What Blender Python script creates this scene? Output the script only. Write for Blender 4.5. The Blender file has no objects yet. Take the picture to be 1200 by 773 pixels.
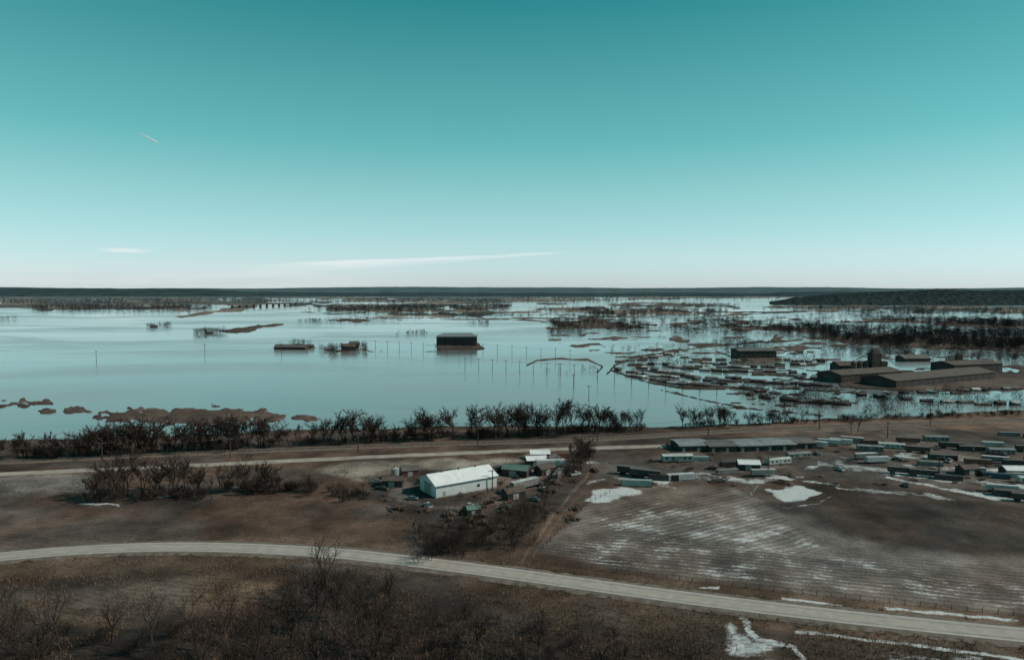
import bpy, math, random
import numpy as np
from mathutils import Vector
random.seed(7); rng=np.random.default_rng(7)
scene=bpy.context.scene
scene.view_settings.view_transform='Standard'
try: scene.view_settings.look='None'
except Exception: pass
scene.view_settings.exposure=0

# ------------------------------------------------------------------ image pixels to flat ground and back, through the camera
H=80.0; F=800.0; P=math.atan(48.5/800); CP,SP=math.cos(P),math.sin(P)
def proj(x,y):
    d=y*CP+H*SP; u=y*SP-H*CP
    return 600+F*x/d, 386.5-F*u/d
def G(px,py):
    a=(px-600)/F; b=(386.5-py)/F
    dy=CP+b*SP; dz=-SP+b*CP
    t=H/(-dz)
    return (a*t, dy*t)
def sstep(a,b,x):
    t=np.clip((x-a)/(b-a),0,1); return t*t*(3-2*t)
def _h(ix,iy,s):
    n=(ix.astype(np.int64)*374761393+iy.astype(np.int64)*668265263+s*1442695041)&0xffffffff
    n=((n^(n>>13))*1274126177)&0xffffffff
    return ((n^(n>>16))&0xffff)/65535.0
def vn(x,y,s=0):
    xi=np.floor(x); yi=np.floor(y); fx=x-xi; fy=y-yi
    fx=fx*fx*(3-2*fx); fy=fy*fy*(3-2*fy)
    a=_h(xi,yi,s);b=_h(xi+1,yi,s);c=_h(xi,yi+1,s);d=_h(xi+1,yi+1,s)
    return (a*(1-fx)+b*fx)*(1-fy)+(c*(1-fx)+d*fx)*fy
def fbm(x,y,s=0,o=4):
    r=0;a=.5;t=0
    for i in range(o):
        r=r+a*vn(x,y,s+i*17);t+=a;a*=.5;x=x*2.03+5.1;y=y*2.03+1.7
    return r/t
def sdseg(pts,X,Y,closed=False):
    D=np.full(X.shape,1e9)
    n=len(pts)
    for i in range(n if closed else n-1):
        x0,y0=pts[i];x1,y1=pts[(i+1)%n]
        dx,dy=x1-x0,y1-y0;L=dx*dx+dy*dy+1e-12
        t=np.clip(((X-x0)*dx+(Y-y0)*dy)/L,0,1)
        D=np.minimum(D,np.hypot(X-x0-t*dx,Y-y0-t*dy))
    return D
def inside(poly,X,Y):
    r=np.zeros(X.shape,bool);n=len(poly)
    for i in range(n):
        x0,y0=poly[i];x1,y1=poly[(i+1)%n]
        if y0==y1: continue
        c=((y0>Y)!=(y1>Y))&(X<(x1-x0)*(Y-y0)/(y1-y0)+x0)
        r^=c
    return r
def sdpoly(poly,X,Y,pad=25):
    out=np.full(X.shape,-1e3)
    a=np.array(poly);m=(X>a[:,0].min()-pad)&(X<a[:,0].max()+pad)&(Y>a[:,1].min()-pad)&(Y<a[:,1].max()+pad)
    if m.any():
        x=X[m];y=Y[m];d=sdseg(poly,x,y,True)
        out[m]=np.where(inside(poly,x,y),d,-d)
    return out
def sdline(pts,X,Y,hw,pad=25):
    out=np.full(X.shape,-1e3)
    a=np.array(pts);m=(X>a[:,0].min()-pad)&(X<a[:,0].max()+pad)&(Y>a[:,1].min()-pad)&(Y<a[:,1].max()+pad)
    if m.any(): out[m]=hw-sdseg(pts,X[m],Y[m])
    return out
def smooth_line(pts,n=10):
    p=[np.array(q,float) for q in pts];p=[2*p[0]-p[1]]+p+[2*p[-1]-p[-2]];o=[]
    for i in range(1,len(p)-2):
        for k in range(n):
            t=k/n
            o.append(.5*((2*p[i])+(-p[i-1]+p[i+1])*t+(2*p[i-1]-5*p[i]+4*p[i+1]-p[i+2])*t*t+(-p[i-1]+3*p[i]-3*p[i+1]+p[i+2])*t**3))
    o.append(p[-2]);return o

# ------------------------------------------------------------------ layout lines
ROAD=[(-260,690),(-120,667),(0,654.5),(100,646.5),(200,643),(300,645),(400,651),(500,662),(600,675),(700,689),(800,702.5),(900,715),(1000,726.5),(1100,737),(1200,747),(1350,760),(1500,772)]
ROAD_W=smooth_line([G(*p) for p in ROAD],12)
GRAV=[(-260,572),(-100,563),(0,557),(150,550),(300,543),(450,536),(600,529.5),(700,526),(790,523.5)]
GRAV_W=smooth_line([G(*p) for p in GRAV],8)
RAIL=[(-260,556),(-100,548),(50,541),(200,534),(400,526),(550,521),(700,516),(850,507),(1000,500),(1200,493),(1400,487),(1550,483)]
RAIL_W=smooth_line([G(*p) for p in RAIL],8)

SHX=[-900,-200,0,130,300,450,600,750,830,900,940,1000,1060,1200,1900]
SHY=[530,520,516,512,505,501,498,500,497,497,492,489,487,480,470]
NSX=[-900,0,250,350,520,600,700,920,1200,1900]
NSY=[360,360,357,358,358,353,350,347,350,353]
ISL=[[(110,487),(150,480),(215,476.5),(270,480),(335,484.5),(372,490),(330,494),(270,497),(200,497),(160,492),(125,491)],
[(-30,470),(30,469.5),(62,473),(30,476),(-30,476)],[(45,481),(85,476),(108,479.5),(80,484),(55,484)],
[(318,406),(350,403),(370,407),(360,411),(330,410)],[(374,409),(425,407),(432,411),(400,414)],
[(508,404),(560,402),(569,408),(545,413),(513,411)],
[(240,388),(275,384),(305,380),(338,377.5),(325,382),(302,386),(290,390),(270,390)],
[(195,372),(240,364),(290,357),(303,359),(283,366),(250,368),(215,372)],
[(380,375),(430,373.5),(470,375.5),(420,377.5)],
[(644,392),(686,391),(682,393.5),(650,394)],
[(980,446),(1060,441),(1120,436),(1230,434),(1230,456),(1100,461),(1040,457),(985,455)],
[(860,419),(910,416),(918,423),(868,425)],
[(940,395),(1020,391),(1110,393),(1230,397),(1230,413),(1100,409),(1000,404)],
[(800,379),(900,381),(1000,387),(960,390),(860,384)],
[(1010,374),(1100,376),(1230,380),(1230,386),(1110,381)],
[(525,361),(560,357),(600,358),(590,363),(540,365)],
[(640,377),(700,375),(745,380),(765,384),(700,386),(655,383)],
[(690,364),(760,362),(850,366),(800,369),(710,368)],
[(900,359),(1000,357),(1230,360),(1230,367),(1100,364),(950,363)],
[(30,360),(130,358),(250,359),(240,364),(120,363.5),(45,364)],
[(350,361),(440,358),(525,360),(515,366),(420,366)],
[(440,367.5),(520,366.5),(600,369),(560,370.5),(480,370)],
[(700,357),(800,355.5),(870,358),(800,360),(720,359.5)]]
LINES=[([(618,428),(628,422),(655,420),(690,422),(706,429),(700,436)],1.3),
([(712,438),(720,428),(745,418),(800,409),(870,402),(940,398)],1.3),
([(775,457),(830,470),(880,479),(965,487)],.9),
([(716,434),(760,448),(800,455),(850,456)],1.2),
([(790,430),(860,437),(940,433),(1000,438)],1.0),
([(840,412),(870,422),(900,425)],1.0),
([(560,372),(640,377),(700,381)],.7),([(430,412),(512,412)],.5)]
def landness(px,py,x,y):
    L=py-np.interp(px,SHX,SHY)+3.2*(fbm(x/22,y/22,3)-.5)*2
    st=fbm(px/55,py/3.2,11,4)
    w=(py<420)
    north=np.interp(px,NSX,NSY)-py
    far=np.where(north>-2, np.minimum(north*.6,1)+(st-.40)*14,-1e3)
    far=np.where(north>8,np.maximum(far,.3+(north-8)*.25),far)
    L=np.maximum(L,np.where(w,far,-1e3))
    jit=(fbm(px/14,py/3.5,21,4)-.5)
    for i,p in enumerate(ISL):
        L=np.maximum(L,sdpoly(p,px,py)*(.8 if i<3 else .8)+jit*(15 if i<3 else 5)+(.4 if i<3 else 0))
    for p,hw in LINES:
        L=np.maximum(L,sdline(p,px+jit*3,py+jit*2,hw)+jit*1.6)
    m=sdpoly([(630,362),(1250,362),(1250,425),(1000,470),(860,478),(760,448),(720,415),(640,396)],px,py)
    L=np.maximum(L,np.where(m>-3,(fbm(px/24,py/2.6,31,4)-.61)*16+np.minimum(m*.3,0),-1e3))
    m=sdpoly([(300,358),(640,352),(980,350),(980,366),(640,374),(440,370)],px,py)
    L=np.maximum(L,np.where(m>-3,(fbm(px/50,py/1.8,37,4)-.58)*16+np.minimum(m*.3,0),-1e3))
    return L
def terrain(x,y,want=False):
    x=np.asarray(x,float);y=np.asarray(y,float)
    yy=np.maximum(y,110.)
    px,py=proj(x,yy)
    L=landness(px,py,x,yy)
    h=-1+1.6*sstep(-1,1,L)
    near=y<470
    if near.any():
        xs=x[near];ys=y[near]
        d=sdseg([tuple(q) for q in ROAD_W[::3]],xs,ys)
        d2=np.minimum(sdseg([tuple(q) for q in GRAV_W[::3]],xs,ys),sdseg([tuple(q) for q in RAIL_W[::3]],xs,ys))
        k=sstep(6,22,d)*sstep(6,16,d2)
        south=1-sstep(150,200,ys+ .1*xs)
        r=(fbm(xs/38,ys/38,5)-.35)*(1.3+4.5*south)+(fbm(xs/7,ys/7,6,3)-.5)*(.35+.8*south)
        r=np.maximum(r,-.3)*sstep(1,10,L[near])
        ditch=-.35*sstep(4.5,7,d)*(1-sstep(9,14,d))
        h[near]+=r*k+ditch
    return (h,L,px,py) if want else h
def gz(px,py):
    x,y=G(px,py); return x,y,float(terrain(np.array([x]),np.array([y]))[0])

# ------------------------------------------------------------------ materials
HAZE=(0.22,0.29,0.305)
class NT:
    def __init__(s,nt): s.nt=nt; s.N=nt.nodes; s.L=nt.links
    def n(s,t,**k):
        o=s.N.new(t)
        for a,b in k.items(): setattr(o,a,b)
        return o
    def put(s,sock,v):
        if isinstance(v,bpy.types.NodeSocket): s.L.new(v,sock)
        else:
            if sock.type=='RGBA' and len(v)==3: v=(*v,1)
            sock.default_value=v
    def m(s,op,a,b=None,c=None,clamp=False):
        o=s.n('ShaderNodeMath',operation=op,use_clamp=clamp); s.put(o.inputs[0],a)
        if b is not None: s.put(o.inputs[1],b)
        if c is not None: s.put(o.inputs[2],c)
        return o.outputs[0]
    def mix(s,f,a,b,bt='MIX'):
        o=s.n('ShaderNodeMixRGB',blend_type=bt); s.put(o.inputs[0],f);s.put(o.inputs[1],a);s.put(o.inputs[2],b); return o.outputs[0]
    def mr(s,v,a,b,c=0.,d=1.,smooth=True):
        o=s.n('ShaderNodeMapRange'); o.clamp=True
        if smooth:o.interpolation_type='SMOOTHSTEP'
        for i,q in enumerate((v,a,b,c,d)): s.put(o.inputs[i],q)
        return o.outputs[0]
    def noise(s,vec,scale,detail=4,rough=.55,dist=0):
        o=s.n('ShaderNodeTexNoise'); s.put(o.inputs['Vector'],vec)
        o.inputs['Scale'].default_value=scale;o.inputs['Detail'].default_value=detail;o.inputs['Roughness'].default_value=rough;o.inputs['Distortion'].default_value=dist
        return o.outputs[0]
def haze_col(t,col,a=1600.,b=10000.,mx=.65):  # aerial haze painted into the base colour, stronger with world Y
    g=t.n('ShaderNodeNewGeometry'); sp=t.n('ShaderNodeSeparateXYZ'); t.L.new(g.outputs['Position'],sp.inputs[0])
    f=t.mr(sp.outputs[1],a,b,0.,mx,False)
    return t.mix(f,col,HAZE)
MATS={}
def mat(name,col,rough=.8,var=.25,scale=.6,metal=0,bump=0,bscale=3.,ribs=None,haze=False,spec=.3):
    if name in MATS: return MATS[name]
    m=bpy.data.materials.new(name);m.use_nodes=True;t=NT(m.node_tree)
    b=t.N['Principled BSDF']
    g=t.n('ShaderNodeNewGeometry'); tc=t.n('ShaderNodeTexCoord')
    if var>0:
        f=t.noise(g.outputs['Position'],scale,5,.7)
        k=t.mr(f,.3,.7,1-var,1+var,False)
        cc=t.n('ShaderNodeCombineXYZ'); 
        for i in range(3): t.L.new(k,cc.inputs[i])
        c=t.mix(1.,(*col,1),cc.outputs[0],'MULTIPLY')
    else:
        c=t.mix(0.,(*col,1),(*col,1))
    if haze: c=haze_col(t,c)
    t.L.new(c,b.inputs['Base Color'])
    b.inputs['Roughness'].default_value=rough;b.inputs['Metallic'].default_value=metal
    b.inputs['Specular IOR Level'].default_value=spec
    hgt=None
    if ribs:
        w=t.n('ShaderNodeTexWave',bands_direction=ribs[0]); w.inputs['Scale'].default_value=ribs[1]; t.L.new(tc.outputs['Object'],w.inputs[0]); hgt=w.outputs[1]
    elif bump: hgt=t.noise(g.outputs['Position'],bscale,4,.6)
    if hgt:
        bp=t.n('ShaderNodeBump'); bp.inputs['Strength'].default_value=bump or .4; bp.inputs['Distance'].default_value=.1
        t.L.new(hgt,bp.inputs['Height']); t.L.new(bp.outputs[0],b.inputs['Normal'])
    MATS[name]=m; return m
def bark_mat(name,col,haze=False):
    m=bpy.data.materials.new(name);m.use_nodes=True;t=NT(m.node_tree);t.N.remove(t.N['Principled BSDF'])
    g=t.n('ShaderNodeNewGeometry');oi=g.outputs['Random Per Island']
    k=t.mr(oi,0.,1.,.65,1.4,False);cc=t.n('ShaderNodeCombineXYZ')
    for i in range(3): t.L.new(k,cc.inputs[i])
    c=t.mix(1.,(*col,1),cc.outputs[0],'MULTIPLY')
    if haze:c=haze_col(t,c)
    d=t.n('ShaderNodeBsdfDiffuse');t.L.new(c,d.inputs[0]);t.L.new(d.outputs[0],t.N['Material Output'].inputs[0]);return m

def ground_mat():
    m=bpy.data.materials.new('ground_soil');m.use_nodes=True;t=NT(m.node_tree);b=t.N['Principled BSDF']
    ca=t.n('ShaderNodeAttribute',attribute_name='Col'); ma=t.n('ShaderNodeAttribute',attribute_name='Mask')
    g=t.n('ShaderNodeNewGeometry');pos=g.outputs['Position']
    ms=t.n('ShaderNodeSeparateColor');t.L.new(ma.outputs['Color'],ms.inputs[0]);FA,FB,SN=ms.outputs[0],ms.outputs[1],ms.outputs[2]
    sp=t.n('ShaderNodeSeparateXYZ');t.L.new(pos,sp.inputs[0]);X,Y=sp.outputs[0],sp.outputs[1]
    n1=t.noise(pos,1.3,5,.75);n2=t.noise(pos,.10,5,.6)
    wob=t.m('MULTIPLY',t.noise(pos,.03,3,.5),9.)
    def wave(nx,ny,per):
        q=t.m('ADD',t.m('MULTIPLY',X,nx),t.m('MULTIPLY',Y,ny))
        q=t.m('ADD',t.m('MULTIPLY',q,6.2832/per),t.m('ADD',wob,t.m('MULTIPLY',n2,3.)))
        return t.m('MULTIPLY_ADD',t.m('SINE',q),.5,.5)
    wa=t.m('ADD',t.m('MULTIPLY',wave(.27,.963,2.3),.75),t.m('MULTIPLY',wave(.275,.96,7.1),.25))
    wb=t.m('ADD',t.m('MULTIPLY',wave(-.52,.854,2.6),.75),t.m('MULTIPLY',wave(-.5,.86,9.),.25))
    fur=t.m('ADD',t.m('MULTIPLY',t.m('SUBTRACT',wa,.5),FA),t.m('MULTIPLY',t.m('SUBTRACT',wb,.5),FB))
    k=t.m('MULTIPLY',t.mr(n1,.25,.75,.40,1.6,False),t.mr(n2,.3,.7,.58,1.42,False))
    k=t.m('MULTIPLY',k,t.m('MULTIPLY_ADD',fur,.55,1.))
    cc=t.n('ShaderNodeCombineXYZ')
    for i in range(3): t.L.new(k,cc.inputs[i])
    c=t.mix(1.,ca.outputs['Color'],cc.outputs[0],'MULTIPLY')
    ang=t.n('ShaderNodeMapping');ang.inputs['Rotation'].default_value=(0,0,math.radians(16));ang.inputs['Scale'].default_value=(.25,1,1);t.L.new(pos,ang.inputs[0])
    n5=t.noise(ang.outputs[0],.8,5,.75)
    sv=t.m('ADD',SN,t.m('ADD',t.m('MULTIPLY',t.m('SUBTRACT',n2,.5),1.5),t.m('ADD',t.m('MULTIPLY',t.m('SUBTRACT',n1,.5),.7),t.m('MULTIPLY',t.m('SUBTRACT',n5,.5),1.2))))
    sv=t.m('ADD',sv,t.m('MULTIPLY',fur,.26))
    gate=t.mr(SN,.02,.15)
    sf=t.m('MULTIPLY',t.mr(sv,.45,.9),gate)
    snow=t.mix(t.mr(n1,.3,.7),(.46,.475,.48),(.68,.69,.69))
    c=t.mix(t.m('MULTIPLY',sf,.9),c,snow)
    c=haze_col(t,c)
    t.L.new(c,b.inputs['Base Color']);b.inputs['Roughness'].default_value=.92;b.inputs['Specular IOR Level'].default_value=.08
    bp=t.n('ShaderNodeBump');bp.inputs['Strength'].default_value=.7;bp.inputs['Distance'].default_value=.25
    t.L.new(n1,bp.inputs['Height']);t.L.new(bp.outputs[0],b.inputs['Normal'])
    return m
def water_mat():
    m=bpy.data.materials.new('flood_water');m.use_nodes=True;t=NT(m.node_tree);b=t.N['Principled BSDF']
    g=t.n('ShaderNodeNewGeometry');pos=g.outputs['Position']
    mp=t.n('ShaderNodeMapping');mp.inputs['Scale'].default_value=(.35,1,1);t.L.new(pos,mp.inputs[0])
    a=t.noise(mp.outputs[0],.006,6,.6,.6)
    c=t.mix(t.mr(a,.35,.65),(.205,.235,.235),(.27,.29,.285))
    t.L.new(c,b.inputs['Base Color'])
    t.L.new(t.mr(a,.35,.65,.06,.22),b.inputs['Roughness'])
    b.inputs['IOR'].default_value=1.36
    bp=t.n('ShaderNodeBump');bp.inputs['Strength'].default_value=.12;bp.inputs['Distance'].default_value=.1
    t.L.new(t.noise(mp.outputs[0],.8,3,.6),bp.inputs['Height']);t.L.new(bp.outputs[0],b.inputs['Normal'])
    return m
# ------------------------------------------------------------------ mesh helpers
def link(o): scene.collection.objects.link(o); return o
def mk(name,V,Fa,mats,mi=None,smooth=False):
    V=np.asarray(V,np.float32);Fa=np.asarray(Fa,np.int32)
    me=bpy.data.meshes.new(name);n,k=Fa.shape
    me.vertices.add(len(V));me.vertices.foreach_set('co',V.ravel())
    me.loops.add(n*k);me.loops.foreach_set('vertex_index',Fa.ravel())
    me.polygons.add(n);me.polygons.foreach_set('loop_start',np.arange(0,n*k,k,dtype=np.int32))
    try: me.polygons.foreach_set('loop_total',np.full(n,k,np.int32))
    except Exception: pass
    for m in mats: me.materials.append(m)
    if mi is not None: me.polygons.foreach_set('material_index',np.asarray(mi,np.int32))
    me.polygons.foreach_set('use_smooth',np.full(n,smooth))
    me.update(calc_edges=True);me.validate()
    return link(bpy.data.objects.new(name,me))
class MB:
    def __init__(s): s.v=[];s.f=[];s.m=[];s.mats=[]
    def mi(s,m):
        if m not in s.mats:s.mats.append(m)
        return s.mats.index(m)
    def add(s,V,Fs,m):
        o=len(s.v);s.v+= [tuple(q) for q in V]
        i=s.mi(m)
        for f in Fs: s.f.append([o+q for q in f]);s.m.append(i)
    def box(s,x0,x1,y0,y1,z0,z1,m,tx=0,ty=0):
        V=[(x0,y0,z0),(x1,y0,z0),(x1,y1,z0),(x0,y1,z0),(x0+tx,y0+ty,z1),(x1-tx,y0+ty,z1),(x1-tx,y1-ty,z1),(x0+tx,y1-ty,z1)]
        s.add(V,[(0,3,2,1),(4,5,6,7),(0,1,5,4),(1,2,6,5),(2,3,7,6),(3,0,4,7)],m)
    def cyl(s,p,q,r0,r1,m,n=10):
        p=Vector(p);q=Vector(q);d=(q-p).normalized();a=d.orthogonal().normalized();b=d.cross(a)
        V=[];
        for c,r in((p,r0),(q,r1)):
            for i in range(n):
                t=2*math.pi*i/n;V.append(c+a*math.cos(t)*r+b*math.sin(t)*r)
        Fs=[(i,(i+1)%n,n+(i+1)%n,n+i) for i in range(n)]+[tuple(range(n-1,-1,-1)),tuple(range(n,2*n))]
        s.add(V,Fs,m)
    def gable(s,x0,x1,y0,y1,z,rh,m,wm,ov=.5,th=.2):
        yc=(y0+y1)/2
        for xx in(x0,x1): s.add([(xx,y0,z),(xx,y1,z),(xx,yc,z+rh)],[(0,1,2)],wm)
        sl=rh/(yc-y0);e=z-ov*sl
        for sg,ye in((-1,y0-ov),(1,y1+ov)):
            V=[(x0-ov,ye,e+.02),(x1+ov,ye,e+.02),(x1+ov,yc,z+rh+.02),(x0-ov,yc,z+rh+.02)]
            V+=[(a,b,c+th) for a,b,c in V]
            s.add(V,[(0,3,2,1),(4,5,6,7),(0,1,5,4),(1,2,6,5),(2,3,7,6),(3,0,4,7)],m)
        s.box(x0-ov,x1+ov,yc-.25,yc+.25,z+rh+th-.02,z+rh+th+.1,m)
    def mesh(s,name):
        me=bpy.data.meshes.new(name);me.from_pydata(s.v,[],s.f)
        for m in s.mats: me.materials.append(m)
        me.polygons.foreach_set('material_index',s.m);me.update();return me
def inst(name,me,x,y,z,rot=0,sc=(1,1,1)):
    o=bpy.data.objects.new(name,me);o.location=(x,y,z);o.rotation_euler=(0,0,math.radians(rot));o.scale=sc;return link(o)
def put(name,me,px,py,rot=0,sc=(1,1,1),dz=0):
    x,y,z=gz(px,py);return inst(name,me,x,y,z+dz,rot,sc)

# ------------------------------------------------------------------ ground
uin=np.arange(-640,641,1.6);uout=np.linspace(650,1300,60)
U=np.concatenate([-uout[::-1],uin,uout])/800
pys=np.concatenate([np.arange(900,420,-1.35),np.arange(420,346,-.7),np.array([345,344,343,342,341,340,339.3,338.8])])
ys=np.array([G(600,p)[1] for p in pys])
ys=np.concatenate([np.array([-3000,-800,-200,-50,30,80]),ys,[120000]]);ys=np.sort(ys)
UU,YY=np.meshgrid(U,ys);XX=UU*np.maximum(YY,110.)
XX[:5]*=np.array([12,5,2,1.2,1])[:,None]
X=XX.ravel();Y=YY.ravel()
Hh,L,PX,PY=terrain(X,Y,True)
nr,nc=UU.shape
idx=np.arange(nr*nc).reshape(nr,nc)
Fq=np.stack([idx[:-1,:-1],idx[:-1,1:],idx[1:,1:],idx[1:,:-1]],-1).reshape(-1,4)
C=np.zeros((len(X),3));M=np.zeros((len(X),3))
C[:]=(.10,.064,.048)
far=PY<470
C[far]=(.095,.070,.058)
v=fbm(PX/70,PY/2.5,77,4)[:,None]
C=np.where((PY<372)[:,None],np.array([.05,.05,.046])*(1-sstep(.35,.6,v))+np.array([.20,.150,.120])*sstep(.35,.6,v),C)
jx=(fbm(X/9,Y/9,41)-.5);jy=(fbm(X/9,Y/9,42)-.5)
QX=PX+jx*22;QY=PY+jy*9
def paint(poly,col,fe=3.,a=1.,line=None):
    global C
    d=sdpoly(poly,QX,QY) if line is None else sdline(poly,QX*.2+PX*.8,QY*.2+PY*.8,line)
    w=(sstep(-fe,fe,d)*a)[:,None]; C=C*(1-w)+np.array(col)*w
def mask(poly,ch,val,fe=3.,line=None,jit=1.):
    qx=PX*(1-jit)+QX*jit;qy=PY*(1-jit)+QY*jit
    d=sdpoly(poly,qx,qy) if line is None else sdline(poly,qx,qy,line)
    w=sstep(-fe,fe,d); M[:,ch]=np.maximum(M[:,ch],w*val)
paint([(-300,505),(760,497),(1000,488),(1500,470),(1500,520),(1000,512),(700,524),(-300,575)],(.10,.066,.050),3)
paint([(850,500),(1000,494),(1400,484),(1400,500),(1000,507),(860,509)],(.18,.115,.085),2)
paint([(-300,560),(0,559),(110,556),(105,574),(60,584),(-300,592)],(.18,.155,.14),3)
paint([(372,551),(430,543),(560,539),(640,536),(560,556),(500,562),(430,566),(400,560)],(.27,.225,.185),3)
# left field
paint([(-400,600),(0,586),(150,592),(240,584),(330,580),(420,588),(490,606),(495,625),(470,650),(200,640),(0,650),(-400,690)],(.125,.077,.056),4)
paint([(-400,625),(0,618),(200,612),(380,618),(420,634),(200,630),(0,640),(-400,660)],(.10,.066,.051),8,.7)
mask([(-400,600),(0,590),(240,586),(420,592),(480,610),(460,648),(200,640),(-400,690)],0,.35,4)
paint([(-400,586),(0,578),(110,580),(250,582),(330,576),(400,580),(300,590),(120,600),(-400,602)],(.062,.042,.033),4,.7)
# farmyard
paint([(430,560),(480,550),(560,556),(620,540),(660,531),(690,535),(690,560),(660,590),(630,620),(600,640),(540,632),(490,620),(500,600),(440,585)],(.072,.053,.044),4)
paint([(540,556),(620,545),(665,532),(675,545),(640,572),(590,590),(560,590),(598,570)],(.16,.12,.097),5,.85)
paint([(480,560),(455,575),(470,590),(500,596),(490,588),(478,578)],(.23,.18,.15),3,.6)
paint([(612,660),(628,636),(645,610),(668,582),(688,560),(694,545),(680,532)],(.18,.135,.105),1.5,.75,1.3)
paint([(625,655),(640,632),(658,606),(684,578)],(.16,.12,.095),1.2,.5,.9)
paint([(470,588),(500,597),(540,596),(580,588),(620,572),(650,550)],(.21,.165,.135),1.5,.6,1.5)
paint([(500,625),(520,612),(560,608),(600,600),(635,585),(640,600),(620,630),(600,650),(540,648),(500,640)],(.05,.036,.029),5,.8)
# right ploughed field
RF=[(632,648),(660,620),(690,592),(760,572),(860,572),(900,590),(960,582),(1030,570),(1200,600),(1500,640),(1500,752),(1200,722),(1000,703),(800,680),(690,662)]
paint(RF,(.155,.126,.109),3)
paint([(960,566),(1080,575),(1200,592),(1500,630),(1500,690),(1200,655),(1060,650),(980,625),(890,590),(930,584)],(.056,.038,.030),7,.92)
paint([(690,592),(760,574),(850,574),(880,588),(800,600),(700,612)],(.12,.09,.073),4,.8)
paint([(700,615),(790,602),(880,596),(965,640),(980,660),(850,640)],(.215,.178,.155),3,.75)
paint([(980,650),(1100,662),(1250,680),(1250,700),(1080,690)],(.11,.083,.068),6,.6)
mask([(632,648),(700,615),(965,650),(1060,655),(1200,665),(1500,700),(1500,752),(1200,722),(1000,703),(800,680),(690,662)],0,.9,3)
mask([(655,625),(690,592),(860,572),(900,592),(965,640),(950,655),(700,622)],1,.9,3)
mask([(645,645),(720,625),(860,636),(1000,658),(1200,686),(1500,720),(1500,745),(1200,716),(1000,697),(800,676),(690,660)],2,.42,7)
mask([(670,612),(780,590),(880,594),(975,645),(850,642),(700,624)],2,.44,6)
mask([(1080,590),(1200,600),(1400,620),(1400,680),(1200,650),(1100,640)],2,.13,10)
# snow patches
mask([(680,588),(700,576),(740,574),(760,580),(735,587),(700,592)],2,.95,4)
mask([(895,577),(915,570),(945,571),(962,579),(945,586),(920,587)],2,1.15,3,jit=1.)
mask([(890,571),(880,580),(895,590),(925,596),(960,592),(975,583)],2,.7,1.,1.0,.4)
mask([(870,566),(930,563),(985,570)],2,.65,1.,1.2,.6)
mask([(1040,562),(1110,575),(1170,586),(1240,597)],2,.9,1.2,1.8,.6)
mask([(980,573),(1060,580),(1120,588)],2,.6,2.,3)
mask([(760,566),(830,560),(880,566),(940,560)],2,.7,2.,3.5)
mask([(960,545),(1060,556),(1200,575)],2,.65,3.,4)
mask([(940,552),(990,540),(1060,535),(1200,548)],2,.6,3.,3)
mask([(1060,548),(1130,552),(1210,556)],2,.6,3.,3)
mask([(690,545),(720,545),(760,552)],2,.6,2.,2.)
mask([(690,566),(720,562),(790,572)],2,.6,2.,2.)
mask([(90,592),(120,591),(135,594)],2,.9,1.5,1.4)
mask([(185,584),(215,581)],2,.9,1.2,1.2)
mask([(915,702),(955,706),(990,710)],2,1.,1.5,1.5,.5)
mask([(1040,713),(1100,719),(1170,725),(1300,738)],2,.85,1.5,1.7,.8)
mask([(820,690),(842,692)],2,.9,1.5,1.6)
mask([(935,742),(1020,752),(1100,762),(1180,771),(1300,790)],2,.9,2,3.2,.8)
mask([(850,716),(862,728),(872,742),(905,752),(925,764),(880,775),(940,790),(850,770)],2,.7,8)
mask([(862,716),(876,735),(890,752),(930,766),(950,790)],2,.9,3,4)
mask([(1040,770),(1150,772),(1170,800),(1030,790)],2,.6,6)
mask([(545,655),(560,660)],2,.5,1.5,1.)
mask([(140,530),(300,532)],2,.35,2,1)
# south of road
paint([(-400,700),(0,662),(200,652),(400,659),(600,684),(800,711),(1000,737),(1200,757),(1500,780),(1500,1000),(-400,1000)],(.064,.043,.033),3)
paint([(-100,668),(200,655),(330,662),(250,672),(120,676),(-100,690)],(.13,.086,.060),5,.7)
paint([(20,700),(120,690),(230,672),(330,690),(280,720),(160,735),(40,740)],(.18,.12,.082),9,.8)
mask([(20,700),(120,690),(230,672),(330,690),(280,720),(160,735),(40,740)],0,.6,8)
paint([(-200,738),(150,742),(300,735),(450,760),(460,900),(-200,900)],(.034,.025,.021),9,.9)
paint([(400,690),(620,705),(760,730),(830,760),(800,900),(400,900),(330,720)],(.038,.028,.023),9,.75)
paint([(560,700),(700,712),(800,730),(780,745),(640,728)],(.10,.07,.05),8,.6)
paint([(860,735),(1000,745),(1200,765),(1200,900),(860,900)],(.09,.066,.053),6,.6)
dr=np.full(len(X),1e3);nn=(Y<420)&(Y>100);dr[nn]=sdseg([tuple(q) for q in ROAD_W[::3]],X[nn],Y[nn])
w=(np.exp(-((dr-8)/4)**2)*.6)[:,None]*(.5+fbm(X/6,Y/6,55)[:,None]);w=np.clip(w,0,1);C=C*(1-w)+np.array([.15,.10,.07])*w
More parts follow.
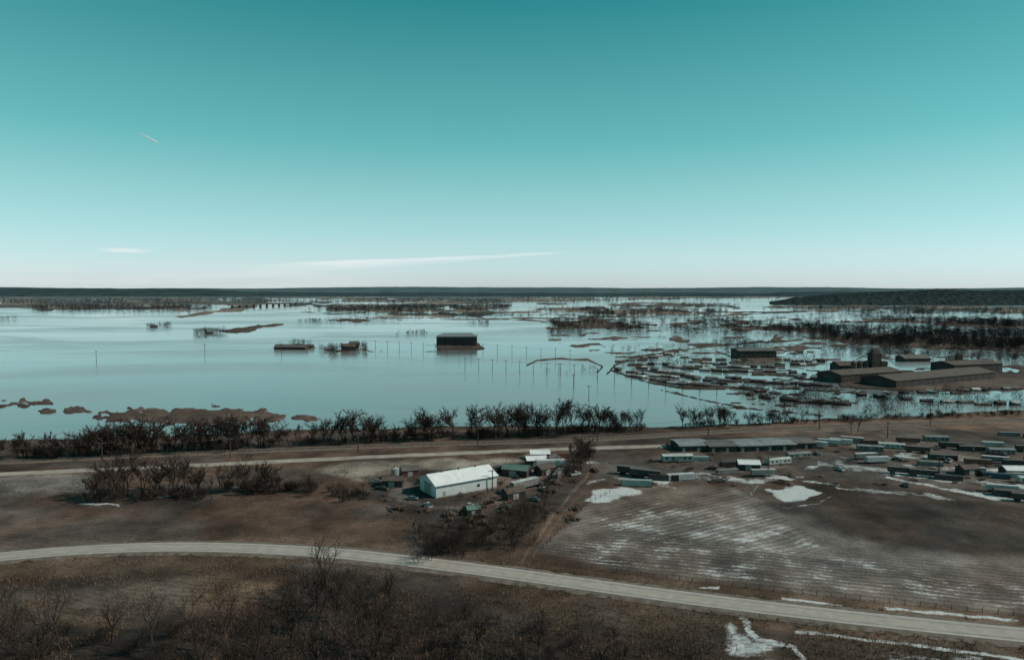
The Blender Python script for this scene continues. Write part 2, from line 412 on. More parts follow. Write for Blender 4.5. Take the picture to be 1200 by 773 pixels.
# trailer yard
paint([(690,545),(800,530),(960,520),(1060,508),(1400,498),(1500,630),(1200,598),(1040,568),(900,566),(760,566),(700,562)],(.125,.097,.082),4,.8)
paint([(730,562),(830,556),(950,545),(1040,552),(1200,572)],(.24,.20,.17),2,.7,2.5)
paint([(960,520),(1040,528),(1200,545)],(.24,.20,.17),2,.7,2.)
wt=(1-sstep(.2,4,L))[:,None]*.5*(PY>430)[:,None];C=C*(1-wt)
mm=(fbm(X/16,Y/16,91)[:,None]-.5)*1.1+(fbm(X/60,Y/60,92)[:,None]-.5)*1.1
C=C*np.clip(1+mm,.4,1.8)
gp=(sstep(.42,.66,fbm(X/24,Y/24,95))*.55)[:,None]*(PY>500)[:,None]
gray=C.mean(1,keepdims=True)*np.array([1.06,1.0,.95])*.92
C=C*(1-gp)+gray*gp
C=np.where(((PY<500)&(PY>465)&(PX<400))[:,None],np.array([.095,.064,.053])*np.clip(1+mm,.5,1.5),C)
V=np.stack([X,Y,Hh],1)
g=mk('ground',V,Fq,[ground_mat()],smooth=True)
for nm,A in(('Col',C),('Mask',M)):
    at=g.data.attributes.new(nm,'FLOAT_COLOR','POINT');at.data.foreach_set('color',np.concatenate([A,np.ones((len(A),1))],1).astype(np.float32).ravel())
mk('water',[(-150000,240,0),(150000,240,0),(150000,119000,0),(-150000,119000,0)],[(0,1,2,3)],[water_mat()])

# ------------------------------------------------------------------ roads
def ribbon(name,line,off0,off1,z,m,dash=None,thick=0,wob=0):
    Ln=[np.array(q) for q in line];n=len(Ln);A=[];B=[]
    for i in range(n):
        d=Ln[min(i+1,n-1)]-Ln[max(i-1,0)];d/=np.hypot(*d);nn=np.array([-d[1],d[0]])
        A.append(Ln[i]+nn*(off0+rng.uniform(-wob,wob)));B.append(Ln[i]+nn*(off1+rng.uniform(-wob,wob)))
    V=[];Fs=[]
    if dash:
        acc=0
        for i in range(n-1):
            l=np.hypot(*(Ln[i+1]-Ln[i]));k=max(1,int(l/1.5))
            for j in range(k):
                t0=j/k;t1=(j+1)/k;mid=acc+l*(t0+t1)/2
                if mid%dash[0]<dash[1]:
                    o=len(V)
                    for P_,t in((A,t0),(B,t0),(B,t1),(A,t1)):
                        q=P_[i]*(1-t)+P_[i+1]*t;V.append((q[0],q[1],z))
                    Fs.append((o,o+1,o+2,o+3))
            acc+=l
    else:
        for i in range(n):
            V+=[(A[i][0],A[i][1],z),(B[i][0],B[i][1],z),(A[i][0]+(A[i][0]-B[i][0])*thick,A[i][1]+(A[i][1]-B[i][1])*thick,z-.25),(B[i][0]-(A[i][0]-B[i][0])*thick,B[i][1]-(A[i][1]-B[i][1])*thick,z-.25)]
        for i in range(n-1):
            a=4*i;b=a+4;Fs+=[(a,a+1,b+1,b),(a+2,a,b,b+2),(a+1,a+3,b+3,b+1)]
    return mk(name,V,Fs,[m])
m_asph=mat('worn_asphalt',(.37,.325,.29),.85,.18,.4,bump=.2)
m_grav=mat('gravel',(.15,.12,.097),.95,.45,.5,bump=.4)
ribbon('road_shoulder',ROAD_W,-4.6,4.6,.68,m_grav,thick=.15,wob=.4)
ribbon('road',ROAD_W,-3.6,3.6,.75,m_asph,thick=.02)
ribbon('road_center_line',ROAD_W,-.08,.08,.756,mat('yellow_paint',(.42,.31,.08),.6),dash=(12,3.2))
for s in(-1,1): ribbon('road_edge_line',ROAD_W,s*3.3-.06,s*3.3+.06,.756,mat('white_paint',(.55,.55,.52),.6))
ribbon('tire_tracks',ROAD_W,-2.6,-2.0,.755,mat('tire_polish',(.28,.25,.22),.8,.2,.2))
ribbon('tire_tracks',ROAD_W,1.7,2.3,.755,MATS['tire_polish'])
ribbon('gravel_road',GRAV_W,-2.8,2.8,.70,mat('pale_gravel',(.33,.285,.245),.95,.35,.15,bump=.4),thick=.2,wob=.4)
ribbon('railway_ballast',RAIL_W,-2.6,2.6,.95,mat('ballast',(.15,.115,.095),.95,.3,.4,bump=.5),thick=.4)
m_rail=mat('rail_steel',(.22,.17,.14),.5,.2,1,metal=.6)
for s in(-1,1): ribbon('railway_rail',RAIL_W,s*.72-.05,s*.72+.05,1.12,m_rail)
ribbon('railway_sleepers',RAIL_W,-1.25,1.25,.97,mat('sleeper_wood',(.06,.045,.035),.9),dash=(3,1.5))

# ------------------------------------------------------------------ trees
m_bark=bark_mat('bark',(.050,.037,.032))
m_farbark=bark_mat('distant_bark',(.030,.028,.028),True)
def tree_mesh(seed,h=10,shrub=False,tw=.035,levels=3):
    R=random.Random(seed);V=[];Q=[]
    def seg(p,q,r0,r1):
        d=(q-p).normalized();a=d.orthogonal().normalized();b=d.cross(a);o=len(V)
        for c,r in((p,r0),(q,r1)):
            for i in range(3):
                t=2.0944*i;V.append(tuple(c+a*math.cos(t)*r+b*math.sin(t)*r))
        for i in range(3): Q.append((o+i,o+(i+1)%3,o+3+(i+1)%3,o+3+i))
    def br(p,d,l,r,lv):
        k=3 if lv<2 else 2;q=p
        pts=[p]
        for i in range(k):
            d=(d+Vector((R.uniform(-.18,.18),R.uniform(-.18,.18),R.uniform(-.02,.16)))).normalized()
            q2=q+d*l/k;seg(q,q2,max(r*(1-.55*i/k),tw),max(r*(1-.55*(i+1)/k),tw*.7));q=q2;pts.append(q)
        if lv>=levels:return
        n=[R.randint(6,8),R.randint(5,6),R.randint(4,5),3][lv]
        for i in range(n):
            t=R.uniform(.3,1) if lv else R.uniform(.28,1)
            if i==0:t=1
            f=t*k;j=min(int(f),k-1);s=pts[j].lerp(pts[j+1],f-j)
            ang=R.uniform(0,6.283);sp_=R.uniform(.45,.95)
            a=d.orthogonal().normalized();b=d.cross(a)
            nd=(d*(1.0)+(a*math.cos(ang)+b*math.sin(ang))*sp_+Vector((0,0,.15))).normalized()
            br(s,nd,l*R.uniform(.42,.62)*(1.15 if lv==0 else 1),r*.5,lv+1)
    if shrub:
        for i in range(R.randint(7,10)):
            a=R.uniform(0,6.28);s=R.uniform(.15,.75)
            br(Vector((math.cos(a)*.4,math.sin(a)*.4,-.2)),Vector((math.cos(a)*s,math.sin(a)*s,1)).normalized(),h*R.uniform(.5,.8),.06,1)
    else: br(Vector((0,0,-.3)),Vector((R.uniform(-.06,.06),R.uniform(-.06,.06),1)),h*.72,h*.02,0)
    return np.array(V),np.array(Q)
def far_tree(seed,n=46):
    r=np.random.default_rng(seed);V=[];T=[]
    def tri(a,b,c): o=len(V);V.extend([a,b,c]);T.append((o,o+1,o+2))
    for k in range(3):
        a=k*2.09;b=a+2.09
        tri((math.cos(a)*.2,math.sin(a)*.2,-.5),(math.cos(b)*.2,math.sin(b)*.2,-.5),(0,0,8))
    for i in range(n):
        th=r.uniform(0,6.28);z=r.uniform(2.2,10);rr=3.3*math.sqrt(max(.05,1-((z-5.8)/4.6)**2))*math.sqrt(r.uniform(.05,1))
        c=np.array([rr*math.cos(th),rr*math.sin(th),z]);root=np.array([0,0,z*.45])
        d=(c-root);d/=np.linalg.norm(d)+1e-6;s=r.uniform(.22,.5);u=r.normal(size=3);u/=np.linalg.norm(u)
        tri(c-d*1.1,c+u*s,c+d*s*1.6)
    return np.array(V),np.array(T)
def tile(name,vars_,pts,mat_):
    Vs=[];Fs=[];o=0
    for (x,y,z,s,sw,r,k) in pts:
        v,f=vars_[k];c,sn=math.cos(r),math.sin(r)
        w=np.empty_like(v);w[:,0]=(v[:,0]*c-v[:,1]*sn)*sw+x;w[:,1]=(v[:,0]*sn+v[:,1]*c)*sw+y;w[:,2]=v[:,2]*s+z
        Vs.append(w);Fs.append(f+o);o+=len(v)
    return mk(name,np.concatenate(Vs),np.concatenate(Fs),[mat_])
TV=[tree_mesh(100+i,10,tw=.03) for i in range(6)]
TM=[tree_mesh(150+i,10,tw=.065) for i in range(6)]
SV=[tree_mesh(200+i,5,True,.022,3) for i in range(4)]
SM=[tree_mesh(220+i,5,True,.05,3) for i in range(4)]
FV=[far_tree(300+i,56) for i in range(6)]
FVd=[far_tree(330+i,80) for i in range(4)]
def scatter(name,poly,n,h0,h1,vars_=FV,mat_=m_farbark,hv=10.,wide=(1,1.5)):
    pa=np.array(poly,float);out=[]
    k=0
    while k<n:
        px=rng.uniform(pa[:,0].min(),pa[:,0].max(),n*3);py=rng.uniform(pa[:,1].min(),pa[:,1].max(),n*3)
        ok=inside(poly,px,py)
        dens=fbm(px/22,py/3.,int(n)%97,3);ok&=dens>rng.uniform(.25,.62,n*3)
        for q,w in zip(px[ok],py[ok]):
            if k>=n:break
            x,y=G(q,w);out.append([x,y]);k+=1
    o=np.array(out);z=terrain(o[:,0],o[:,1])
    pts=[]
    for i in range(n):
        s=rng.uniform(h0,h1)/hv
        pts.append((o[i,0],o[i,1],max(z[i],-.8),s,s*rng.uniform(*wide),rng.uniform(0,6.28),int(rng.integers(len(vars_)))))
    return tile(name,vars_,pts,mat_)
def along(name,line,n,h0,h1,vars_,mat_,hv=10.,jit=3.,wide=(1,1.4),gaps=.0):
    Ln=np.array([G(*p) for p in line]);px=np.linspace(0,len(Ln)-1,400);X_=np.interp(px,range(len(Ln)),Ln[:,0]);Y_=np.interp(px,range(len(Ln)),Ln[:,1])
    cum=np.concatenate([[0],np.cumsum(np.hypot(np.diff(X_),np.diff(Y_)))]);pts=[]
    s=np.sort(rng.uniform(0,cum[-1],n));x=np.interp(s,cum,X_)+rng.normal(0,jit*.6,n);y=np.interp(s,cum,Y_)+rng.normal(0,jit,n)
    z=terrain(x,y)
    for i in range(n):
        cl=vn(np.array([s[i]/25]),np.array([n*1.]),9)[0]
        if cl<gaps: continue
        k=(rng.uniform(h0,h1)*(.68+.5*cl))/hv
        pts.append((x[i],y[i],max(z[i],-.5),k,k*rng.uniform(*wide),rng.uniform(0,6.28),int(rng.integers(len(vars_)))))
    return tile(name,vars_,pts,mat_)
ROW=[(-200,549),(0,540),(130,534),(250,528),(380,521),(480,517),(600,513),(745,505)]
along('tree_line',ROW,205,8,12,TM,m_bark,gaps=.10,wide=(1.1,1.5))
along('shrub_row',ROW,240,2.5,5,SM,m_bark,5.)
along('tree_line',[(100,586),(180,583),(250,580),(330,572)],32,7,11,TM,m_bark,jit=4)
along('shrub_row',[(105,589),(180,586),(250,583),(330,576),(395,583),(440,585)],75,2.5,4.5,SM,m_bark,5.)
along('tree_line',[(800,503),(850,500),(940,497)],36,6,9,TM,m_bark,jit=3)
along('shrub_row',[(800,502),(940,496),(1200,486)],90,2,4.5,SM,m_bark,5.)
along('shrub_row',[(490,640),(540,630),(600,615),(640,600)],45,3,5,SV,m_bark,5.,jit=7)
along('shrub_row',[(510,650),(560,640),(610,640)],25,3,5,SV,m_bark,5.,jit=4)
along('shrub_row',[(640,575),(665,560),(680,545),(690,530)],20,3,4.5,SM,m_bark,5.,jit=3)
MESH={}
def bare(px,py,h,tv=TV):
    v=int(rng.integers(len(tv)))
    key=('T',id(tv),v)
    if key not in MESH:
        o=mk('bare_tree',tv[v][0],tv[v][1],[m_bark]);MESH[key]=o.data;bpy.data.objects.remove(o)
    x,y,z=gz(px,py);s=h/10;return inst('bare_tree',MESH[key],x,y,z-.1,rng.uniform(0,360),(s*1.1,s*1.1,s))
for q in [(145,576,14),(150,582,11)]: bare(*q,tv=TM)
for q in [(680,552,11),(686,545,10),(692,556,9),(672,548,8),(676,542,9)]: bare(*q,tv=TM)
for q in [(600,640,12),(612,625,10),(590,645,9),(380,715,14),(372,722,11),(395,725,10),(455,712,7),(290,560,9),(365,578,6),(1005,508,12),(998,510,9),
          (70,770,11),(20,775,10),(130,765,8),(230,772,11),(300,770,11),(340,762,10),(350,745,12),(420,760,11),(330,740,9),(410,735,9),(440,775,12),(500,775,9),(560,770,8),(630,772,7),(700,775,6),(180,785,10),(270,790,13),(50,800,13),(370,800,15),(415,800,13),(310,805,13),(560,612,6),(640,590,7),(662,560,7),(425,580,6)]: bare(*q)
def thicket(poly,n,h0,h1): return scatter('scrub_thicket',poly,n,h0,h1,SV,m_bark,5.,(1,1.3))
thicket([(-60,755),(100,747),(200,750),(320,725),(420,705),(470,735),(460,800),(-60,800)],75,2,5)
thicket([(470,735),(560,725),(640,750),(650,800),(470,800)],34,2,4)
thicket([(640,745),(760,750),(830,765),(820,800),(640,800)],22,1.6,3.2)
thicket([(330,690),(400,680),(460,700),(400,720),(330,700)],14,2,3.5)

# far tree masses
FT=[([(930,396),(1020,391),(1110,393),(1240,398),(1240,413),(1100,409),(1000,405)],800,8,13),
([(950,408),(1060,409),(1240,414),(1240,426),(1080,420),(970,416)],240,6,10),
([(800,379),(900,381),(1000,387),(950,393),(860,387)],360,8,13),
([(940,383),(1060,385),(1240,391),(1240,397),(1060,393),(950,390)],480,8,12),
([(1000,373),(1240,378),(1240,386),(1110,382)],520,9,14),
([(640,376),(700,374),(745,379),(785,388),(720,391),(650,387)],300,9,14),
([(770,375),(850,377),(880,395),(790,394)],200,8,12),
([(680,364),(760,361),(860,366),(820,371),(690,370)],400,10,15),
([(880,363),(1000,359),(1240,365),(1240,372),(1000,369)],520,10,15),
([(860,368),(1000,372),(1240,384),(1240,392),(1000,384),(860,376)],340,8,13),
([(630,370),(800,368),(1000,380),(940,384),(780,376),(640,374)],360,8,12),
([(440,368),(520,366),(600,369),(640,372),(560,371.5),(480,371)],200,7,12),
([(700,357),(800,355),(870,358),(860,361),(720,360)],340,9,15),
([(600,353),(700,352),(760,354),(640,356)],200,9,15),
([(120,352),(330,351),(360,356),(200,357)],250,12,18),
([(30,360),(130,358),(255,359.5),(240,364),(120,364),(45,364.5)],500,11,17),
([(350,361),(440,358),(525,360),(515,366),(420,367),(360,364)],520,10,16),
([(525,361),(560,357.5),(600,358.5),(590,364),(540,366)],260,12,18),
([(345,376),(430,373.5),(475,376),(420,378),(350,378)],110,6,10),
([(0,352),(250,350),(600,351),(600,356),(250,355),(0,357)],900,12,20),
([(600,349),(900,347),(1240,352),(1240,357),(900,353),(600,354)],900,12,20),
([(0,345),(1200,344),(1200,348),(0,350)],1100,16,28),
([(-60,372),(20,371),(22,376),(-60,378)],60,8,12),
([(170,381),(200,380),(202,384),(172,385)],40,7,10),
([(226,389),(264,387),(266,391),(228,393)],60,7,11),
([(372,409),(428,406),(432,413),(390,416)],75,5,10),
([(325,403),(350,401),(366,404),(340,407)],22,5,8),
([(462,391),(500,389),(502,392),(464,394)],34,5,8),
([(640,389),(684,388),(686,392),(642,394)],60,6,9),
([(545,378),(575,377),(577,380),(547,381)],28,6,9),
([(715,408),(860,402),(960,410),(990,430),(900,428),(800,432),(730,440)],260,4,8),
([(860,452),(960,455),(1010,474),(960,486),(890,474)],150,4,8),
([(1000,468),(1100,460),(1210,462),(1230,480),(1100,484),(1010,486)],150,4,8),
([(780,403),(880,400),(930,407),(860,412)],90,6,10),
([(1070,420),(1130,418),(1230,422),(1230,430),(1130,428)],80,5,8),
([(630,430),(700,430),(702,440),(650,440)],12,3,6),
([(600,362),(690,360),(700,366),(620,366)],140,8,12)]
for p,n,a,b in FT: scatter('distant_trees',p,n,a,b,FV if n<400 else FVd,m_farbark)

# hills
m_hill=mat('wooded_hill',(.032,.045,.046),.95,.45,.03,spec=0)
def hill(name,x0,x1,y0,y1,fn,nx,ny,m):
    xs=np.linspace(x0,x1,nx);ys_=np.linspace(y0,y1,ny);A,B=np.meshgrid(xs,ys_);Z=fn(A,B,(B-y0)/(y1-y0))
    i=np.arange(nx*ny).reshape(ny,nx);f=np.stack([i[:-1,:-1],i[:-1,1:],i[1:,1:],i[1:,:-1]],-1).reshape(-1,4)
    return mk(name,np.stack([A.ravel(),B.ravel(),Z.ravel()],1),f,[m])
def hr(A,B,t):
    px=600+800*A/B
    top=np.interp(px,[900,930,980,1040,1110,1160,1260,1500,1800],[0,28,50,60,72,70,62,70,50])
    return top*np.sin(np.pi*np.clip(t*1.1,0,1))**.6*(.82+.3*fbm(A/260,B/260,4))+(fbm(A/18,B/18,8,3)-.5)*14*np.clip(top/30,0,1)-1
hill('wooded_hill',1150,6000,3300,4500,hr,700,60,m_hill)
def hd(A,B,t): return np.sin(np.pi*t)**.7*(62+60*fbm(A/2600,B/2600,14,5)+10*fbm(A/160,B/160,15,3))*1.0-2
hill('distant_hills',-24000,24000,11500,15000,hd,1400,14,mat('distant_ridge',(.085,.13,.14),1,.25,.003,spec=0))  # bluish ridge colour has the distance haze baked in
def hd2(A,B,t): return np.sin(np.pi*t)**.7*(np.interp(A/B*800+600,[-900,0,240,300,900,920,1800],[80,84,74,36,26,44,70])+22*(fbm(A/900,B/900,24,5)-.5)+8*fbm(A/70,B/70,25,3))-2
hill('distant_hills',-14000,14000,6800,8300,hd2,1500,14,mat('nearer_ridge',(.042,.068,.074),1,.3,.005,spec=0))  # haze baked into this ridge's base colour too, darker because nearer

# ------------------------------------------------------------------ building materials
m_white=mat('white_metal_siding',(.57,.58,.57),.5,.18,.3,ribs=('X',2.2))
m_whiter=mat('white_metal_roof',(.79,.79,.78),.45,.15,.3,ribs=('X',2.0))
m_trim=mat('dark_trim',(.05,.05,.05),.6)
m_door=mat('door_panel',(.28,.28,.27),.6)
m_glass=mat('window_glass',(.03,.045,.05),.15,spec=.6)
m_conc=mat('concrete',(.25,.23,.21),.9,bump=.2)
m_dk=mat('dark_siding',(.05,.038,.033),.8,.3,.2,ribs=('X',1.))
m_dkroof=mat('weathered_roof',(.12,.11,.103),.7,.35,.15)
m_dkroof2=mat('brown_roof',(.095,.07,.058),.75,.35,.15)
m_bl=mat('bluegrey_roof',(.21,.225,.225),.6,.3,.3)
m_grn=mat('green_roof',(.12,.19,.16),.6,.2,.3)
m_wood=mat('pole_wood',(.06,.045,.036),.9)
m_tyre=mat('tyre_rubber',(.02,.02,.02),.9)
m_steel=mat('steel_frame',(.08,.08,.085),.6)
b=MB();Lb,Wb,hb=27.,14.,4.9
b.box(0,Lb,0,Wb,-.5,hb,m_white);b.gable(0,Lb,0,Wb,hb,2.6,m_whiter,m_white,.6)
b.box(-.12,-.01,Wb/2-2.8,Wb/2+2.8,0,4.2,m_door);b.box(-.2,-.121,Wb/2-3.2,Wb/2+3.2,4.2,4.45,m_trim)
b.box(-.14,-.125,Wb/2-.05,Wb/2+.05,0,4.2,m_trim)
b.box(3.,4.1,-.08,-.005,0,2.2,m_door)
for x in(18,): b.box(x,x+1.2,-.06,-.005,1.6,2.6,m_glass);b.box(x-.1,x+1.3,-.09,-.061,2.6,2.7,m_trim)
b.box(-.05,Lb+.05,-.12,-.03,-.4,.35,m_conc);b.box(-.02,Lb+.02,-.7,-.61,hb-.35,hb-.18,m_trim)
for x in(6,13.5,21): b.cyl((x,Wb/2,hb+2.6),(x,Wb/2,hb+3.5),.35,.35,m_steel)
put('white_barn',b.mesh('white_barn'),511,586,33)
def shed(L_,W_,h,rh,wall,roof,door=True):
    s=MB();s.box(0,L_,0,W_,-.4,h,wall);s.gable(0,L_,0,W_,h,rh,roof,wall,.35,.12)
    if door:
        s.box(L_*.3,L_*.3+min(3,L_*.3),-.08,-.005,0,h*.8,m_door)
        for q in(.08,.75): s.box(L_*q,L_*q+.9,-.06,-.005,h*.4,h*.75,m_glass)
        s.box(-.06,-.005,W_*.35,W_*.6,0,h*.7,m_trim)
    return s.mesh('shed')
sh_g=shed(11,7,3,1.4,m_dk,m_grn);sh_w=shed(9,6,2.8,1.2,m_dk,m_whiter);sh_b=shed(7,5,2.6,1.1,mat('red_siding',(.14,.045,.035),.8),m_dkroof);sh_d=shed(8,5,2.8,1.2,m_dk,m_dkroof2)
for me,px,py,r in[(sh_g,588,559,-18),(sh_w,618,549,10),(sh_w,622,541,5),(sh_b,472,561,20),(sh_d,635,560,40),(sh_d,448,573,0),(sh_w,866,553,-6),(sh_b,648,548,60),(sh_d,595,589,30),(sh_g,548,607,20),(sh_d,1130,560,10),(sh_w,1180,560,-4)]:
    o=put('shed',me,px,py,r)
    if px==548:o.scale=(.45,.5,.7)
def longb(L_,W_,h,rh,wall,roof,name,nd=6):
    s=MB();s.box(0,L_,0,W_,-1.2,h,wall);s.gable(0,L_,0,W_,h,rh,roof,wall,.6,.3)
    for i in range(nd):
        x=L_*(i+.3)/nd;s.box(x,x+L_/nd*.4,-.1,-.005,0,h*.7,m_trim if (i%2 or h>4) else m_door)
    s.box(-.1,-.005,W_*.3,W_*.7,0,h*.75,m_trim)
    return s.mesh(name)
lb1=longb(15,14,2.8,.9,m_dk,m_bl,'storage_building',4);lb2=longb(14,13,2.7,.8,m_dk,m_dkroof,'storage_building',4)
for i,(px,py) in enumerate([(797,531),(832,531.5),(866,531),(898,530),(925,528)]): put('storage_building',[lb1,lb2,lb1,lb1,lb2][i],px,py,6)
def trailer(body,roof):
    s=MB();L_,W_=13.,2.6
    s.box(0,L_,-W_/2,W_/2,1.15,3.95,body);s.box(.04,L_-.04,-W_/2+.04,W_/2-.04,3.95,4.02,roof)
    s.box(.3,L_-.3,-.6,.6,.85,1.15,m_steel)
    for x in(1.6,2.9):
        for y in(-1.25,.65): s.cyl((x,y,.5),(x,y+.6,.5),.5,.5,m_tyre,12)
    for y in(-.8,.8): s.box(L_-3.2,L_-3,y-.1,y+.1,-.1,1.15,m_steel)
    for x in np.arange(.6,L_-.2,1.2): 
        s.box(x,x+.08,-W_/2-.04,-W_/2-.002,1.2,3.9,body);s.box(x,x+.08,W_/2+.002,W_/2+.04,1.2,3.9,body)
    s.box(-.05,-.005,-1.2,-.03,1.3,3.85,body);s.box(-.05,-.005,.03,1.2,1.3,3.85,body);s.box(-.12,-.06,-1.2,1.2,.6,.75,m_steel)
    return s.mesh('semi_trailer')
def container(body,L_=12.2):
    s=MB();s.box(0,L_,-1.22,1.22,.15,2.75,body)
    for x in np.arange(.3,L_-.3,.55): s.box(x,x+.25,-1.27,-1.222,.35,2.6,body);s.box(x,x+.25,1.222,1.27,.35,2.6,body)
    for x in(-.03,L_-.12):
        for y in(-1.27,1.12): s.box(x,x+.15,y,y+.15,0,2.8,m_steel)
    for y in(-.6,.6): s.cyl((-.06,y,.3),(-.06,y,2.6),.04,.04,m_steel,6)
    return s.mesh('shipping_container')
def mobile(body,roof):
    s=MB();s.box(0,14,0,4.2,.5,3.1,body);s.gable(0,14,0,4.2,3.1,.55,roof,body,.2,.1)
    s.box(.1,13.9,.1,4.1,-.2,.5,m_trim)
    for x in(1.2,4,9.5,12): s.box(x,x+1.2,-.05,-.005,1.5,2.5,m_glass)
    s.box(6.8,7.8,-.06,-.005,.6,2.6,m_door);s.box(6.6,8,-1.2,-.07,-.2,.45,m_wood)
    return s.mesh('mobile_home')
c_w=mat('trailer_white',(.44,.44,.425),.6,.3,.5);c_t=mat('trailer_teal',(.26,.32,.30),.6,.3,.5);c_d=mat('trailer_dark',(.055,.047,.044),.6,.3,.5);c_r=mat('trailer_rust',(.14,.07,.05),.7,.3,.5);c_g=mat('trailer_grey',(.19,.18,.17),.6,.3,.5);c_b=mat('trailer_blue',(.06,.09,.12),.6,.2,.5)
r_w=mat('pale_roof',(.46,.46,.45),.6,.3,.4)
TR=[trailer(c_w,r_w),trailer(c_g,r_w),trailer(c_d,m_dkroof),trailer(c_t,r_w),trailer(c_r,m_dkroof)]
CN=[container(c_t),container(c_r),container(c_b),container(c_g),container(c_w),container(c_d)]
MH=[mobile(c_w,r_w),mobile(c_g,m_bl),mobile(c_d,m_dkroof),mobile(c_t,r_w)]
def K(kind,i,px,py,r):
    s=1. if px<800 else .82
    me={'t':TR,'c':CN,'m':MH}[kind][i];put({'t':'semi_trailer','c':'shipping_container','m':'mobile_home'}[kind],me,px,py,r+rng.uniform(-5,5),(s,s,s*.92))
YARD=[('m',3,777,543,4),('c',0,805,541,0),('t',2,724,556,-22),('t',2,738,560,-20),('c',5,760,564,-8),('c',0,728,571,-4),('c',4,782,565,12),('m',0,902,547,14),('m',1,925,540,10),('t',1,880,560,5),
('t',0,942,524,-24),('t',0,958,522,-24),('t',0,972,521,-24),('t',1,985,519,-24),
('t',1,1002,541,12),('t',0,1015,545,10),('m',1,1005,530,-16),('m',0,1030,527,-18),('t',2,1060,532,-14),('t',4,1050,521,-12),
('m',1,1085,519,-10),('t',2,1100,527,-14),('m',2,1125,530,-12),('c',4,1150,524,-10),('t',2,1040,556,-20),('t',2,1065,559,-20),('c',5,1095,563,-20),
('t',1,1120,556,-18),('c',2,1150,560,-20),('t',0,1155,577,-18),('m',2,1165,583,-18),('t',2,1185,588,-18),('c',4,1178,560,-6),('m',0,1195,568,-8),('t',1,1150,543,-16),('t',2,1175,548,-16),('t',2,1200,545,-16),
('m',2,1090,541,-14),('c',3,1075,547,-16),('t',4,1130,547,-14),('t',1,1215,556,-12),('t',2,1230,575,-12),('m',1,1160,534,-10),('t',2,1190,531,-10),('t',1,1215,525,-10),('c',1,1010,522,-5),('c',5,845,548,8),('c',3,840,558,20),
('c',3,1170,512,-6),('c',5,1200,515,-6),('t',1,600,577,40),('c',1,640,540,20),('t',0,628,551,8),('c',5,560,558,25),('c',3,650,566,70)]
for a in YARD: K(*a)
def car(body,pick=False):
    s=MB();L_=5.4 if pick else 4.6;w=.95 if pick else .9
    s.box(0,L_,-w,w,.38,.72,body,.03,.02);s.box(.04,L_-.04,-w+.02,w-.02,.72,1.0,body,.12,.07)
    if pick:
        s.box(2.1,4.0,-w+.1,w-.1,1.0,1.62,m_glass,.3,.14);s.box(2.45,3.7,-w+.26,w-.26,1.62,1.7,body,.05,.05)
        s.box(.2,2.0,-w+.12,w-.12,1.0,1.02,m_trim)
        for y in(-w+.07,w-.15): s.box(.1,2.1,y,y+.08,1.0,1.22,body)
        s.box(.1,.18,-w+.16,w-.16,1.0,1.22,body)
    else:
        s.box(.7,3.5,-w+.09,w-.09,1.0,1.42,m_glass,.5,.16);s.box(1.25,2.95,-w+.27,w-.27,1.42,1.49,body,.08,.05)
        for x in(1.2,2.2): s.box(x,x+.08,-w+.08,w-.08,1.0,1.3,body,0,.1)
    for x in(.85,L_-.95):
        for y in(-w-.02,w-.2): s.cyl((x,y,.34),(x,y+.22,.34),.34,.34,m_tyre,14);s.cyl((x,y-.01,.34),(x,y+.23,.34),.17,.17,m_steel,8)
    for y in(-.75,.45): s.box(L_-.06,L_+.01,y,y+.3,.6,.75,r_w);s.box(-.01,.06,y,y+.3,.6,.78,MATS['red_siding'])
    s.box(-.06,.02,-.85,.85,.36,.52,m_steel);s.box(L_-.02,L_+.06,-.85,.85,.36,.52,m_steel)
    return s.mesh('pickup_truck' if pick else 'car')
cr=mat('car_red',(.16,.03,.02),.4,.05);cw=mat('car_white',(.33,.33,.32),.4,.05);ck=mat('car_dark',(.03,.033,.036),.4,.05);cs=mat('car_silver',(.16,.16,.16),.4,.05,metal=.3)
CARS=[car(cw),car(ck),car(cs),car(ck)];PK=[car(ck,True),car(cw,True),car(cr,True)]
for i,(px,py) in enumerate([(440,575),(462,570),(476,587),(505,599),(547,598),(590,581),(603,571),(606,563),(640,578),(625,568),(632,590),(520,607),(668,560),(650,556),(435,568),(700,556),(850,566),(1060,570),(1020,536),(600,600),(980,552),(1110,545),(960,536),(1045,541),(830,551),(1180,537)]):
    if i%3==0: put('pickup_truck',PK[i//3%3],px,py,rng.uniform(0,360))
    else: put('car',CARS[i%4],px,py,rng.uniform(0,360))
m_tank=mat('tank_steel',(.28,.28,.27),.5)
t_=MB();t_.cyl((0,0,0),(0,0,4.4),1.6,1.6,m_tank,20);t_.cyl((0,0,4.4),(0,0,5.3),1.7,.3,m_tank,20);t_.cyl((0,0,5.3),(0,0,5.6),.3,.3,m_trim,8)
tk=t_.mesh('grain_bin')
put('grain_bin',tk,463,563)
m_hay=mat('hay',(.16,.11,.07),.95,.3,2)
t_=MB();t_.cyl((-.75,0,.72),(.75,0,.72),.75,.75,m_hay,18);t_.cyl((-.8,0,.72),(.8,0,.72),.45,.45,m_hay,12);hb_=t_.mesh('hay_bale')
for i in range(14): put('hay_bale',hb_,rng.uniform(520,600),rng.uniform(603,625),rng.uniform(0,180))
t_=MB()
for i in range(9):
    a=i*.7;x=math.cos(a)*1.6*(i%3)/2;y=math.sin(a)*1.4*(i%3)/2
    t_.box(x-.8,x+.9,y-.15,y+.15,.05+.12*i,.17+.12*i,m_wood if i%2 else MATS['trailer_rust'])
t_.cyl((-1.5,.5,.3),(1.5,.8,.5),.12,.12,m_steel);jk=t_.mesh('scrap_pile')
for i in range(110): put('scrap_pile',jk,*( (rng.uniform(445,680),rng.uniform(552,612)) if i<45 else (rng.uniform(760,1200),rng.uniform(522,572))),rng.uniform(0,360),(rng.uniform(.7,1.8),)*3)

